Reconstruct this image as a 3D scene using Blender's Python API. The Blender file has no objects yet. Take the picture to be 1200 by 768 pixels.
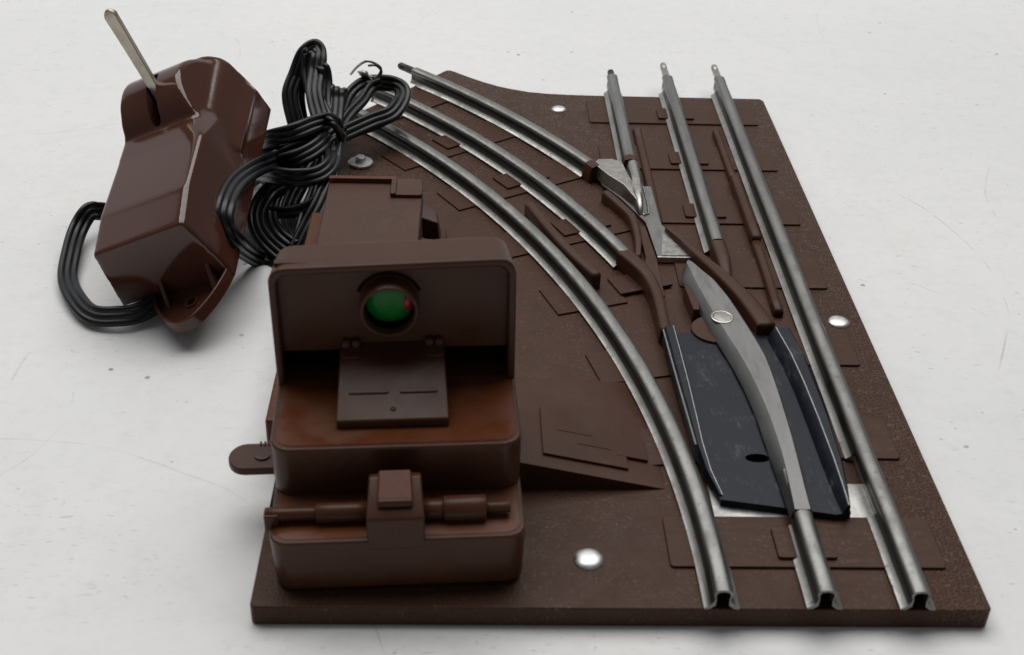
import bpy, bmesh, math, random
from mathutils import Vector, Matrix
C = bpy.context.scene.collection
S = 0.001                      # everything below is written in millimetres
LIFT = 4.3                     # thickness of the track plate: its top face is z = 0 in plate coordinates
rad = math.radians
random.seed(7)
WORLD = .12; EXPO = 0.0
LAMPS = (('ceiling_light', (.0, .65, 1.25), (.05, .12, 0), (1.8, 1.1), 22.0, (1.0, .985, .975)),
         ('window_light', (-.45, 1.75, .55), (0, .1, .05), (3.0, 1.2), 4.6, (.97, .985, 1.0)))


# ------------------------------------------------------------------ materials
def nodes(name):
    m = bpy.data.materials.new(name); m.use_nodes = True
    nt = m.node_tree
    return m, nt, nt.nodes['Principled BSDF']
def N(nt, t, **k):
    n = nt.nodes.new(t)
    for a, v in k.items():
        if a.startswith('i_'):
            n.inputs[a[2:].replace('_', ' ')].default_value = v
        else: setattr(n, a, v)
    return n
def ramp(nt, src, stops):
    r = N(nt, 'ShaderNodeValToRGB'); e = r.color_ramp.elements
    while len(e) < len(stops): e.new(0.5)
    for el, (p, c) in zip(e, stops):
        el.position = p; el.color = (c, c, c, 1) if not isinstance(c, tuple) else (*c, 1)
    nt.links.new(src, r.inputs[0]); return r.outputs[0]
def mixc(nt, fac, a, b, mode='MIX'):
    m = N(nt, 'ShaderNodeMix', data_type='RGBA', blend_type=mode)
    for sock, v in ((m.inputs['Factor'], fac), (m.inputs['A'], a), (m.inputs['B'], b)):
        pass
    def put(i, v):
        s = m.inputs[i]
        if isinstance(v, bpy.types.NodeSocket): nt.links.new(v, s)
        elif isinstance(v, tuple): s.default_value = (*v, 1)
        else: s.default_value = v
    put(0, fac); put(6, a); put(7, b)
    return m.outputs[2]
def math_(nt, op, a, b=0.0, c=None):
    m = N(nt, 'ShaderNodeMath', operation=op)
    for i, v in enumerate((a, b, c)):
        if v is None: continue
        if isinstance(v, bpy.types.NodeSocket): nt.links.new(v, m.inputs[i])
        else: m.inputs[i].default_value = v
    return m.outputs[0]
def coords(nt, scale=(1, 1, 1), rot=(0, 0, 0), space='Object'):
    tc = N(nt, 'ShaderNodeTexCoord'); mp = N(nt, 'ShaderNodeMapping')
    mp.inputs['Scale'].default_value = scale; mp.inputs['Rotation'].default_value = rot
    nt.links.new(tc.outputs[space], mp.inputs[0]); return mp.outputs[0]
def noise(nt, vec, scale, detail=4, rough=.55):
    n = N(nt, 'ShaderNodeTexNoise', i_Scale=scale, i_Detail=detail, i_Roughness=rough)
    nt.links.new(vec, n.inputs['Vector']); return n.outputs['Fac']
def voro(nt, vec, scale, feature='F1', rnd=1.0):
    n = N(nt, 'ShaderNodeTexVoronoi', feature=feature, i_Scale=scale, i_Randomness=rnd)
    nt.links.new(vec, n.inputs['Vector']); return n
def bump(nt, bs, h, strength, dist):
    b = N(nt, 'ShaderNodeBump', i_Strength=strength, i_Distance=dist)
    nt.links.new(h, b.inputs['Height']); nt.links.new(b.outputs[0], bs.inputs['Normal']); return b

BROWN = (.056, .0212, .0106)
def plastic(name, col=BROWN, rough=.34, dust=.25, spec=.20, wear=1.0, bmp=.10, emboss=False, patch=False):
    m, nt, bs = nodes(name)
    v = coords(nt)
    big = noise(nt, v, 60, 5, .6); fine = noise(nt, v, 900, 3, .6)
    base = mixc(nt, ramp(nt, big, [(.3, 0.0), (.75, 1.0)]), tuple(c*.9 for c in col), tuple(c*1.12 for c in col))
    sp = voro(nt, v, 620)
    speck = math_(nt, 'MULTIPLY', ramp(nt, sp.outputs['Distance'], [(.10, 1.0), (.2, 0.0)]), ramp(nt, noise(nt, v, 130, 3), [(.52, 0.0), (.66, 1.0)]))
    film = math_(nt, 'MULTIPLY', ramp(nt, noise(nt, v, 95, 6, .7), [(.45, 0.0), (.8, 1.0)]), dust*.5)
    if patch: film = math_(nt, 'ADD', film, ramp(nt, noise(nt, v, 62, 2, .45), [(.50, 0.0), (.58, .20)]))
    d = math_(nt, 'ADD', math_(nt, 'MULTIPLY', speck, dust), film)
    col2 = mixc(nt, d, base, (.12, .085, .065))
    nt.links.new(col2, bs.inputs['Base Color'])
    r = math_(nt, 'ADD', ramp(nt, noise(nt, v, 120, 6, .65), [(.3, rough-.06*wear), (.75, rough+.14*wear)]), math_(nt, 'MULTIPLY', d, .3))
    nt.links.new(r, bs.inputs['Roughness'])
    bs.inputs['Specular IOR Level'].default_value = spec
    if emboss:                     # rows of raised writing, rubbed down until nothing can be read
        rw = N(nt, 'ShaderNodeTexWave', wave_type='BANDS', bands_direction='X', i_Scale=98.0, i_Distortion=0.0); nt.links.new(v, rw.inputs['Vector'])
        lt = noise(nt, coords(nt, (500, 1100, 1)), 1.0, 1)
        rows = math_(nt, 'MULTIPLY', ramp(nt, rw.outputs['Fac'], [(.55, 0.0), (.75, 1.0)]), ramp(nt, lt, [(.47, 0.0), (.56, 1.0)]))
        fine = math_(nt, 'ADD', math_(nt, 'MULTIPLY', fine, .3), math_(nt, 'MULTIPLY', rows, ramp(nt, noise(nt, v, 90, 2), [(.45, 0.0), (.6, .8)])))
        bmp = .6
    bump(nt, bs, fine, bmp, .0002)
    return m

def plate_mat():
    m, nt, bs = nodes('leathery_brown_plastic')
    v = coords(nt)
    warp = N(nt, 'ShaderNodeTexNoise', i_Scale=700.0, i_Detail=3.0); nt.links.new(v, warp.inputs['Vector'])
    vm = N(nt, 'ShaderNodeVectorMath', operation='MULTIPLY_ADD')
    nt.links.new(warp.outputs['Color'], vm.inputs[0]); vm.inputs[1].default_value = (.0007,)*3; nt.links.new(v, vm.inputs[2])
    cell = voro(nt, vm.outputs[0], 1080, 'DISTANCE_TO_EDGE', .85).outputs['Distance']
    cell2 = voro(nt, vm.outputs[0], 1100, 'DISTANCE_TO_EDGE', 1.0).outputs['Distance']
    sep = N(nt, 'ShaderNodeSeparateXYZ'); nt.links.new(v, sep.inputs[0])
    x, y = sep.outputs[0], sep.outputs[1]
    right = ramp(nt, math_(nt, 'MULTIPLY', x, 1/.1263), [(.905, 0.0), (.945, 1.0)])
    back = ramp(nt, math_(nt, 'MULTIPLY', y, 1/.235), [(.58, 0.0), (.74, 1.0)])
    left = ramp(nt, math_(nt, 'MULTIPLY', x, 1/.1263), [(.57, 1.0), (.62, 0.0)])
    back = math_(nt, 'MULTIPLY', back, left)
    # only outside the outer curved rail (or between the outer and middle one) is the far part leathery
    mask = math_(nt, 'ADD', math_(nt, 'MAXIMUM', right, back), .12)
    mask = math_(nt, 'MINIMUM', mask, 1.0)
    groove = math_(nt, 'MULTIPLY', ramp(nt, cell, [(.0, 1.0), (.14, 0.0)]), ramp(nt, noise(nt, v, 420, 3, .6), [(.35, .45), (.62, 1.0)]))
    mott = noise(nt, v, 70, 5, .65)
    base = mixc(nt, ramp(nt, mott, [(.3, 0.0), (.75, 1.0)]), (.048, .0188, .0094), (.063, .0258, .0140))
    dustn = math_(nt, 'MULTIPLY', ramp(nt, noise(nt, v, 1150, 2, .7), [(.56, 0.0), (.68, 1.0)]), ramp(nt, noise(nt, v, 110, 4, .7), [(.44, .05), (.68, 1.0)]))
    c1 = mixc(nt, math_(nt, 'MULTIPLY', dustn, .55), base, (.19, .145, .10))
    c2 = mixc(nt, math_(nt, 'MULTIPLY', math_(nt, 'MULTIPLY', groove, mask), .46), c1, (.22, .175, .145))
    nt.links.new(c2, bs.inputs['Base Color'])
    nt.links.new(ramp(nt, noise(nt, v, 200, 5, .7), [(.3, .38), (.75, .58)]), bs.inputs['Roughness'])
    h = math_(nt, 'ADD', math_(nt, 'MULTIPLY', math_(nt, 'MULTIPLY', ramp(nt, cell, [(.0, 0.0), (.22, 1.0)]), mask), 1.0), math_(nt, 'MULTIPLY', math_(nt, 'MULTIPLY', cell2, mask), .6))
    h = math_(nt, 'ADD', h, math_(nt, 'MULTIPLY', noise(nt, v, 1300, 3, .7), .35))
    bs.inputs['Specular IOR Level'].default_value = .17
    bump(nt, bs, h, .7, .00025)
    return m

def tie_mat():
    m, nt, bs = nodes('wood_grained_brown_plastic')
    v = coords(nt, (90, 900, 90))
    g = noise(nt, v, 1.2, 4, .6)
    v0 = coords(nt)
    w = noise(nt, v0, 75, 5, .65)
    base = mixc(nt, w, (.047, .0186, .0094), (.062, .0254, .0137))
    bs.inputs['Specular IOR Level'].default_value = .17
    pale = math_(nt, 'MULTIPLY', ramp(nt, g, [(.52, 0.0), (.7, 1.0)]), ramp(nt, noise(nt, v0, 55, 5, .7), [(.52, 0.0), (.74, .30)]))
    dustn = math_(nt, 'MULTIPLY', ramp(nt, noise(nt, v0, 1150, 2, .7), [(.57, 0.0), (.68, 1.0)]), ramp(nt, noise(nt, v0, 100, 4, .7), [(.46, .03), (.7, .9)]))
    c = mixc(nt, pale, base, (.17, .125, .105))
    c = mixc(nt, math_(nt, 'MULTIPLY', dustn, .5), c, (.19, .145, .10))
    nt.links.new(c, bs.inputs['Base Color'])
    nt.links.new(ramp(nt, g, [(.3, .36), (.75, .55)]), bs.inputs['Roughness'])
    bump(nt, bs, g, .25, .0002)
    return m

def metal(name, col=(.46, .455, .44), rough=.36, grain=(1, 1, 1), dirt=.5, dirtcol=(.06, .052, .042)):
    m, nt, bs = nodes(name)
    v = coords(nt, grain); v0 = coords(nt)
    g = noise(nt, v, 700, 4, .65); b = noise(nt, v0, 130, 6, .7); sp = noise(nt, v0, 900, 3, .7)
    c = mixc(nt, ramp(nt, g, [(.3, 0.0), (.7, 1.0)]), tuple(k*.88 for k in col), tuple(k*1.08 for k in col))
    dm = math_(nt, 'MULTIPLY', ramp(nt, b, [(.44, 0.0), (.72, 1.0)]), dirt)
    ds = math_(nt, 'MULTIPLY', ramp(nt, sp, [(.60, 0.0), (.72, 1.0)]), dirt)
    dm = math_(nt, 'MINIMUM', math_(nt, 'ADD', dm, ds), 1.0)
    c = mixc(nt, dm, c, dirtcol)
    nt.links.new(c, bs.inputs['Base Color'])
    nt.links.new(math_(nt, 'SUBTRACT', 1.0, math_(nt, 'MULTIPLY', dm, .55)), bs.inputs['Metallic'])
    nt.links.new(math_(nt, 'ADD', ramp(nt, g, [(.25, rough-.08), (.75, rough+.12)]), math_(nt, 'MULTIPLY', dm, .25)), bs.inputs['Roughness'])
    bump(nt, bs, g, .12, .0001)
    return m

def painted_navy():
    m, nt, bs = nodes('worn_navy_paint')
    v = coords(nt)
    b = noise(nt, v, 150, 6, .7); s = noise(nt, coords(nt, (1, .25, 1), (0, 0, .3)), 1400, 3, .7)
    rub = math_(nt, 'MULTIPLY', ramp(nt, b, [(.50, 0.0), (.72, 1.0)]), ramp(nt, s, [(.50, .12), (.66, 1.0)]))
    c = mixc(nt, noise(nt, v, 60, 3), (.0045, .006, .012), (.009, .012, .022))
    bs.inputs['Specular IOR Level'].default_value = .22
    c = mixc(nt, math_(nt, 'MULTIPLY', rub, .55), c, (.20, .19, .175))
    nt.links.new(c, bs.inputs['Base Color'])
    nt.links.new(ramp(nt, b, [(.3, .34), (.7, .55)]), bs.inputs['Roughness'])
    bump(nt, bs, s, .1, .0001)
    return m

def simple(name, col, rough=.5, metallic=0.0, coat=0.0, spec=.5):
    m, nt, bs = nodes(name)
    v = coords(nt)
    n = noise(nt, v, 400, 4, .6)
    nt.links.new(mixc(nt, n, tuple(c*.75 for c in col), tuple(min(1, c*1.25) for c in col)), bs.inputs['Base Color'])
    nt.links.new(ramp(nt, noise(nt, v, 180, 4), [(.3, rough-.07), (.7, rough+.09)]), bs.inputs['Roughness'])
    bs.inputs['Metallic'].default_value = metallic
    bs.inputs['Coat Weight'].default_value = coat
    bs.inputs['Specular IOR Level'].default_value = spec
    return m

def table_mat():
    m, nt, bs = nodes('scuffed_white_paint')
    v = coords(nt)
    big = noise(nt, v, 6, 5, .55); mid = noise(nt, v, 38, 6, .6); fine = noise(nt, v, 420, 4, .6)
    c = mixc(nt, ramp(nt, big, [(.3, 0.0), (.7, 1.0)]), (.72, .725, .725), (.79, .785, .775))
    c = mixc(nt, ramp(nt, mid, [(.48, 0.0), (.74, .22)]), c, (.60, .60, .595))
    c = mixc(nt, ramp(nt, fine, [(.5, 0.0), (.8, .2)]), c, (.62, .62, .61))
    yel = ramp(nt, noise(nt, v, 24, 4, .6), [(.60, 0.0), (.78, .22)])
    c = mixc(nt, yel, c, (.76, .71, .58))
    # little dark dashes: scuffs that run mostly along the table
    for rotz, sc, thr, amt, pick in ((.12, (190, 560, 1), .78, .55, 26), (-.45, (240, 640, 1), .79, .55, 34), (1.0, (210, 700, 1), .80, .45, 22), (.5, (60, 700, 1), .82, .3, 18)):
        d = noise(nt, coords(nt, sc, (0, 0, rotz)), 1.4, 2, .6)
        k = math_(nt, 'MULTIPLY', ramp(nt, d, [(thr-.14, 0.0), (thr-.05, 1.0)]), ramp(nt, noise(nt, v, pick, 3, .6), [(.46, 0.0), (.62, amt)]))
        c = mixc(nt, k, c, (.33, .325, .32))
    sp = voro(nt, v, 105)
    k = math_(nt, 'MULTIPLY', ramp(nt, math_(nt, 'ADD', sp.outputs['Distance'], math_(nt, 'MULTIPLY', math_(nt, 'SUBTRACT', noise(nt, v, 1500, 2), .5), .06)), [(.045, 1.0), (.075, 0.0)]), ramp(nt, noise(nt, v, 43, 2), [(.52, 0.0), (.6, .8)]))
    c = mixc(nt, k, c, (.16, .155, .15))
    sp2 = voro(nt, v, 330)
    k = math_(nt, 'MULTIPLY', ramp(nt, sp2.outputs['Distance'], [(.07, 1.0), (.14, 0.0)]), ramp(nt, noise(nt, v, 61, 3, .7), [(.54, 0.0), (.62, .5)]))
    c = mixc(nt, k, c, (.30, .29, .28))
    gr = noise(nt, v, 190, 8, .75)
    c = mixc(nt, ramp(nt, gr, [(.50, 0.0), (.72, .30)]), c, (.56, .555, .545))
    # long fine scratches: arcs and lines of their own
    sep = N(nt, 'ShaderNodeSeparateXYZ'); nt.links.new(v, sep.inputs[0])
    px, py = sep.outputs[0], sep.outputs[1]
    brk = ramp(nt, noise(nt, v, 75, 4, .7), [(.42, 0.0), (.6, 1.0)])
    def arc(cx, cy, r, a0, a1, w=.00022, amt=.45):
        nonlocal c
        dx = math_(nt, 'SUBTRACT', px, cx*S); dy = math_(nt, 'SUBTRACT', py, cy*S)
        dist = math_(nt, 'SQRT', math_(nt, 'ADD', math_(nt, 'MULTIPLY', dx, dx), math_(nt, 'MULTIPLY', dy, dy)))
        dist = math_(nt, 'ADD', dist, math_(nt, 'MULTIPLY', math_(nt, 'SUBTRACT', noise(nt, v, 30, 2), .5), .004))
        off = math_(nt, 'ABSOLUTE', math_(nt, 'SUBTRACT', dist, r*S))
        line = math_(nt, 'LESS_THAN', off, w)
        ang = math_(nt, 'ARCTAN2', dy, dx)
        seg = math_(nt, 'MULTIPLY', math_(nt, 'GREATER_THAN', ang, rad(a0)), math_(nt, 'LESS_THAN', ang, rad(a1)))
        k = math_(nt, 'MULTIPLY', math_(nt, 'MULTIPLY', math_(nt, 'MULTIPLY', line, seg), brk), amt)
        c = mixc(nt, k, c, (.36, .345, .33))
    arc(90, 120, 77, -35, 35); arc(110, 66, 60, -10, 55); arc(240, 150, 62, 150, 235); arc(175, 130, 40, -60, 60, .0002, .35)
    arc(60, 70, 120, 175, 225, .0003, .4); arc(-10, 10, 80, 135, 200, .0003, .35); arc(-60, -40, 90, 20, 120, .0002, .3)
    arc(30, 160, 150, 172, 205, .0002, .35); arc(-100, 250, 60, -80, 20, .0002, .3); arc(250, 280, 90, 150, 230, .0002, .3)
    arc(-80, 60, 34, -120, 10, .0002, .4); arc(180, 30, 26, -30, 120, .0002, .4)
    nt.links.new(c, bs.inputs['Base Color'])
    nt.links.new(ramp(nt, mid, [(.3, .42), (.75, .6)]), bs.inputs['Roughness'])
    bs.inputs['Specular IOR Level'].default_value = .35
    bump(nt, bs, math_(nt, 'ADD', fine, math_(nt, 'MULTIPLY', mid, 2.0)), .12, .0004)
    return m

M = {}
M['plate'] = plate_mat(); M['tie'] = tie_mat()
M['brown'] = plastic('brown_plastic', rough=.36, dust=.45)
M['housing'] = plastic('smooth_brown_plastic', (.060, .0225, .0115), rough=.29, dust=.16, spec=.20)
M['deck'] = plastic('dusty_red_brown_plastic', (.098, .0275, .0095), rough=.24, dust=.4, spec=.22, patch=True)
M['controller'] = plastic('glossy_brown_plastic', (.066, .0225, .0140), rough=.10, dust=.02, wear=.3, bmp=.02, spec=.5)
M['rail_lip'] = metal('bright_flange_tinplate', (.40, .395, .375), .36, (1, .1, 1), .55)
M['rail_side'] = metal('dark_side_tinplate', (.10, .097, .088), .40, (1, .06, 1), .75, (.035, .028, .022))  # darker tinplate for the side faces of the rails
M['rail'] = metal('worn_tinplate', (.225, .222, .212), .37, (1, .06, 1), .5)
M['frogmetal'] = metal('pressed_steel', (.37, .355, .33), .33, (1, 1, 1), .16)
M['blade'] = metal('dull_grey_steel', (.185, .182, .178), .40, (1, .2, 1), .14, (.10, .10, .10))
M['rivet'] = metal('dull_aluminium', (.60, .60, .59), .42, (1, 1, 1), .12)
M['pin'] = metal('tarnished_pin', (.44, .42, .37), .34, (1, 1, 1), .35)
M['darkpin'] = simple('blackened_pin', (.012, .012, .012), .45)
M['navy'] = painted_navy()
M['wire'] = simple('black_rubber', (.0045, .005, .0062), .33, spec=.34)
M['bare'] = metal('bare_wire', (.36, .35, .33), .42, (1, 1, 1), .3)
M['lever'] = metal('brassy_steel', (.50, .45, .37), .30, (1, 1, .1), .25)
M['cover'] = plastic('rubbed_brown_plastic', (.066, .0270, .0155), rough=.42, dust=.40, spec=.24, emboss=True)
M['void'] = simple('recess_shade_black', (.006, .0035, .003), .8, spec=.1)  # near-black colour stands in for shade inside gaps, slot and holes
M['green'] = simple('green_lens', (.003, .16, .02), .3, spec=.25)
M['red'] = simple('red_lens', (.30, .012, .008), .30)
M['table'] = table_mat()

# ------------------------------------------------------------------ mesh helpers
def tag(o, label=None, cat=None, kind=None, group=None):
    for k, v in (('label', label), ('category', cat), ('kind', kind), ('group', group)):
        if v: o[k] = v
    return o
class MB:
    def __init__(s): s.v = []; s.f = []
    def add(s, v, f):
        b = len(s.v); s.v += [tuple(p) for p in v]; s.f += [tuple(b+i for i in q) for q in f]; return s
    def prism(s, pts, z0, z1, top=None):
        """outline pts (counter-clockwise) from z0 up to z1; z may be a function of (x, y); top = another outline for the upper face"""
        n = len(pts); zz = lambda z, p: z(*p) if callable(z) else z
        up = top or pts
        v = [(p[0], p[1], zz(z0, p)) for p in pts] + [(p[0], p[1], zz(z1, p)) for p in up]
        f = [tuple(range(n-1, -1, -1)), tuple(range(n, 2*n))] + [(i, (i+1) % n, n+(i+1) % n, n+i) for i in range(n)]
        return s.add(v, f)
    def box(s, x0, x1, y0, y1, z0, z1): return s.prism([(x0, y0), (x1, y0), (x1, y1), (x0, y1)], z0, z1)
    def tube(s, pts, r, n=10, cap=True):
        P = [Vector(p) for p in pts]; m = len(P)
        rr = r if isinstance(r, (list, tuple)) else [r]*m
        T = [(P[min(i+1, m-1)]-P[max(i-1, 0)]).normalized() for i in range(m)]
        a = T[0].orthogonal().normalized(); v = []
        for i in range(m):
            a = (a - T[i]*a.dot(T[i])).normalized(); b = T[i].cross(a)
            for k in range(n):
                t = 2*math.pi*k/n; v.append(P[i] + (a*math.cos(t)+b*math.sin(t))*rr[i])
        f = [(i*n+k, i*n+(k+1) % n, (i+1)*n+(k+1) % n, (i+1)*n+k) for i in range(m-1) for k in range(n)]
        if cap: f += [tuple(range(n-1, -1, -1)), tuple((m-1)*n+k for k in range(n))]
        return s.add(v, f)
    def lathe(s, prof, c=(0, 0, 0), n=36, axis='z', a0=0.0, a1=360.0):
        """profile of (r, h) turned about an axis through c"""
        full = abs(a1-a0) > 359.9; m = n if full else n+1; v = []; f = []
        for r, h in prof:
            for k in range(m):
                t = rad(a0 + (a1-a0)*k/n); x, y = r*math.cos(t), r*math.sin(t)
                p = {'z': (x, y, h), 'y': (x, h, y), 'x': (h, x, y)}[axis]
                v.append((c[0]+p[0], c[1]+p[1], c[2]+p[2]))
        for i in range(len(prof)-1):
            for k in range(m if full else n):
                q = (i*m+k, i*m+(k+1) % m, (i+1)*m+(k+1) % m, (i+1)*m+k)
                f.append(q if axis != 'y' else q[::-1])
        return s.add(v, f)
    def ribbon(s, pts, wid, n, r, g):
        """flat cord of n wires moulded together: one lobed section carried along pts, wid = direction across it"""
        sec = []
        m = 6
        for k in range(n):
            c = (k-(n-1)/2)*g
            for j in range(m):
                a = math.pi*(1-(j+.5)/m); u = c+r*math.cos(a)*(1 if k in (0, n-1) or True else 1); w = max(r*math.sin(a), r*.55)
                if (k == 0 and j == 0) or (k == n-1 and j == m-1): w = r*math.sin(a)
                sec.append((u, w))
        sec = sec + [(u, -w) for u, w in sec[::-1]]
        q = len(sec); v = []; M_ = len(pts)
        for i in range(M_):
            t = (pts[min(i+1, M_-1)]-pts[max(i-1, 0)]).normalized(); w = wid[i]-t*wid[i].dot(t); w.normalize(); nn = t.cross(w)
            v += [pts[i]+w*a+nn*b for a, b in sec]
        f = [(i*q+k, i*q+(k+1) % q, (i+1)*q+(k+1) % q, (i+1)*q+k) for i in range(M_-1) for k in range(q)] + [tuple(range(q)), tuple((M_-1)*q+k for k in range(q))]
        return s.add(v, f)
    def sweep(s, path, prof, closed=True, cap=True):
        """prof: list of (u, w) per path point (or one for all); u to the right of travel, w up"""
        P = [Vector((p[0], p[1], p[2] if len(p) > 2 else 0)) for p in path]; m = len(P)
        profs = prof if isinstance(prof[0][0], (list, tuple)) else [prof]*m
        n = len(profs[0]); v = []
        for i in range(m):
            t = (P[min(i+1, m-1)]-P[max(i-1, 0)]); t.z = 0; t.normalize(); r = Vector((t.y, -t.x, 0))
            for u, w in profs[i]: v.append(P[i] + r*u + Vector((0, 0, w)))
        f = [(i*n+k, (i+1)*n+k, (i+1)*n+(k+1) % n, i*n+(k+1) % n) for i in range(m-1) for k in range(n if closed else n-1)]
        if cap: f += [tuple(range(n)), tuple((m-1)*n+k for k in range(n-1, -1, -1))]
        return s.add(v, f)
    def build(s, name, mat, parent=None, bevel=0, seg=2, sharp=38, sub=0, second=None):
        me = bpy.data.meshes.new(name)
        me.from_pydata([(x*S, y*S, z*S) for x, y, z in s.v], [], s.f)
        bm = bmesh.new(); bm.from_mesh(me); bmesh.ops.recalc_face_normals(bm, faces=bm.faces); bm.to_mesh(me); bm.free()
        me.materials.append(M[mat]); me.shade_smooth(); me.set_sharp_from_angle(angle=rad(sharp))
        if second:
            for q in second[0]: me.materials.append(M[q])
            for p in me.polygons: p.material_index = second[1](p.index)
        o = bpy.data.objects.new(name, me); C.objects.link(o)
        if parent: o.parent = parent
        if bevel:
            b = o.modifiers.new('bevel', 'BEVEL'); b.width = bevel*S; b.segments = seg; b.limit_method = 'ANGLE'; b.angle_limit = rad(32)
            b.use_clamp_overlap = True; b.harden_normals = True
            me.set_sharp_from_angle(angle=rad(180))
        if sub:
            d = o.modifiers.new('subsurf', 'SUBSURF'); d.levels = d.render_levels = sub
        return o
def rrect(x0, x1, y0, y1, r, n=6):
    r = r if isinstance(r, (list, tuple)) else [r]*4      # radii: front-left, front-right, back-right, back-left
    out = []
    for (cx, cy, rr, a) in ((x0+r[0], y0+r[0], r[0], 180), (x1-r[1], y0+r[1], r[1], 270), (x1-r[2], y1-r[2], r[2], 0), (x0+r[3], y1-r[3], r[3], 90)):
        if rr < 1e-6: out.append((cx, cy)); continue
        for k in range(n+1):
            t = rad(a+90*k/n); out.append((cx+rr*math.cos(t), cy+rr*math.sin(t)))
    return out
def inset(pts, d):
    cx = sum(p[0] for p in pts)/len(pts); n = len(pts); out = []
    for i in range(n):
        a = Vector(pts[i-1]); b = Vector(pts[i]); c = Vector(pts[(i+1) % n])
        e1 = (b-a).normalized(); e2 = (c-b).normalized(); n1 = Vector((-e1.y, e1.x)); n2 = Vector((-e2.y, e2.x))
        q = (n1+n2); q = q/max(.4, q.length_squared/2) if q.length > 1e-6 else n1
        out.append((b.x+q.x*d, b.y+q.y*d))
    return out
def spline(pts, k=8):
    P = [Vector(p) for p in pts]; out = []
    for i in range(len(P)-1):
        p0 = P[max(i-1, 0)]; p1 = P[i]; p2 = P[i+1]; p3 = P[min(i+2, len(P)-1)]
        for j in range(k):
            t = j/k
            out.append(.5*((2*p1)+(p2-p0)*t+(2*p0-5*p1+4*p2-p3)*t*t+(3*p1-p0-3*p2+p3)*t**3))
    out.append(P[-1]); return out
def empty(name, loc=(0, 0, 0), parent=None):
    o = bpy.data.objects.new(name, None); C.objects.link(o); o.location = [c*S for c in loc]; o.empty_display_size = .01
    if parent: o.parent = parent
    return o

# ------------------------------------------------------------------ table, light, camera
t = MB().prism([(-1500, -1200), (1700, -1200), (1700, 1500), (-1500, 1500)], -25, 0)
tag(t.build('tabletop', 'table'), 'scuffed white painted table surface under the track switch', 'table', 'structure')

# ------------------------------------------------------------------ the track switch
sw = empty('track_switch', (0, 0, LIFT))
tag(sw, 'brown plastic toy railway track switch with three rail track and green signal lamp', 'track switch')

outline = [(.6, 0), (125.7, 0), (126.3, .6), (126.3, 214.8), (125.4, 216.4), (75, 216.7), (66, 217.0), (59.3, 217.6), (54, 218.6), (48.8, 220.6), (44.5, 222.7), (40, 225.8), (35, 229.9), (31.2, 233.4), (29.6, 234.6), (28.2, 234.5), (27.2, 233.2), (16.8, 219), (9.3, 209.2), (4.8, 203.3), (1, 198), (0, 196), (0, .6)]
base = MB().prism(outline, -LIFT+.02, 0).build('base_plate', 'plate', sw, bevel=.32, seg=3)

CX, CY = -195.0, 3.0                                   # centre the curved rails share
def pol(r, a): return (CX + r*math.cos(rad(a)), CY + r*math.sin(rad(a)))
rows = [(9.8, 23.0, 72.2), (40.3, 53.2, 84.5), (72.3, 85.7, 87.0), (104.0, 118.0, 86.0), (135.2, 149.0, 72.5), (166.0, 180.6, 72.5), (196.0, 212.4, 71.2)]
ties = []
for i, (y0, y1, x0) in enumerate(rows):
    ties.append((rrect(x0, 121.3, y0, y1, .8, 3), .52))
for i, a in enumerate((7.4, 13.3, 19.3, 25.2, 31.0, 36.8)):
    w = 2.45; r0, r1 = 266.6, (312 if i > 2 else 284)
    if i == 0: r1 = 280
    pts = [pol(r0, a), pol(r1, a), pol(r1, a+w), pol(r0, a+w)]
    ties.append((pts, .46))
ties.append(([pol(262, 42.6), pol(313, 42.6), pol(313, 44.8), pol(262, 44.8)], .50))
for pts, h in ties:
    MB().prism(pts, -.3, h).build('tie', 'tie', base, bevel=.16)
# little chairs that hold the rails on the ties
pads = []
for y0, y1, _ in rows[4:]:
    pads.append(rrect(91.8, 102.4, y0+2.4, y0+9.5, .5, 2))
pads.append(rrect(91.6, 102.2, rows[0][0]+1.8, rows[0][0]+10, .5, 2))
for a in (13.3, 19.3, 25.2, 31.0, 36.8):
    pass
for i, pts in enumerate(pads): MB().prism(pts, .3, 1.12).build('rail_chair', 'tie', base, bevel=.12)
for a in (19.9, 25.9, 31.7, 37.5):
    pts = [pol(283.5, a), pol(297, a), pol(297, a+1.5), pol(283.5, a+1.5)]
    MB().prism(pts, .3, 1.0).build('rail_chair', 'tie', base, bevel=.12)
def rivet(x, y, r, h=.9):
    m = MB().lathe([(r, -.1), (r, .12), (r*.93, .38), (r*.72, h*.78), (r*.4, h*.96), (0.02, h)], (x, y, 0), 32)
    return m.build('rivet', 'rivet', base)
rivet(57.9, 11.8, 2.75, .95); rivet(62.6, 205.3, 2.3); rivet(120.6, 89.9, 2.5, .8)
MB().lathe([(1.6, .2), (3.4, .2), (3.4, .75), (3.2, .95), (1.5, .95), (1.45, 1.0), (1.4, 2.2), (1.1, 2.5), (.02, 2.5)], (6.2, 166.6, 0), 32).build('screw_washer', 'rivet', base)

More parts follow.
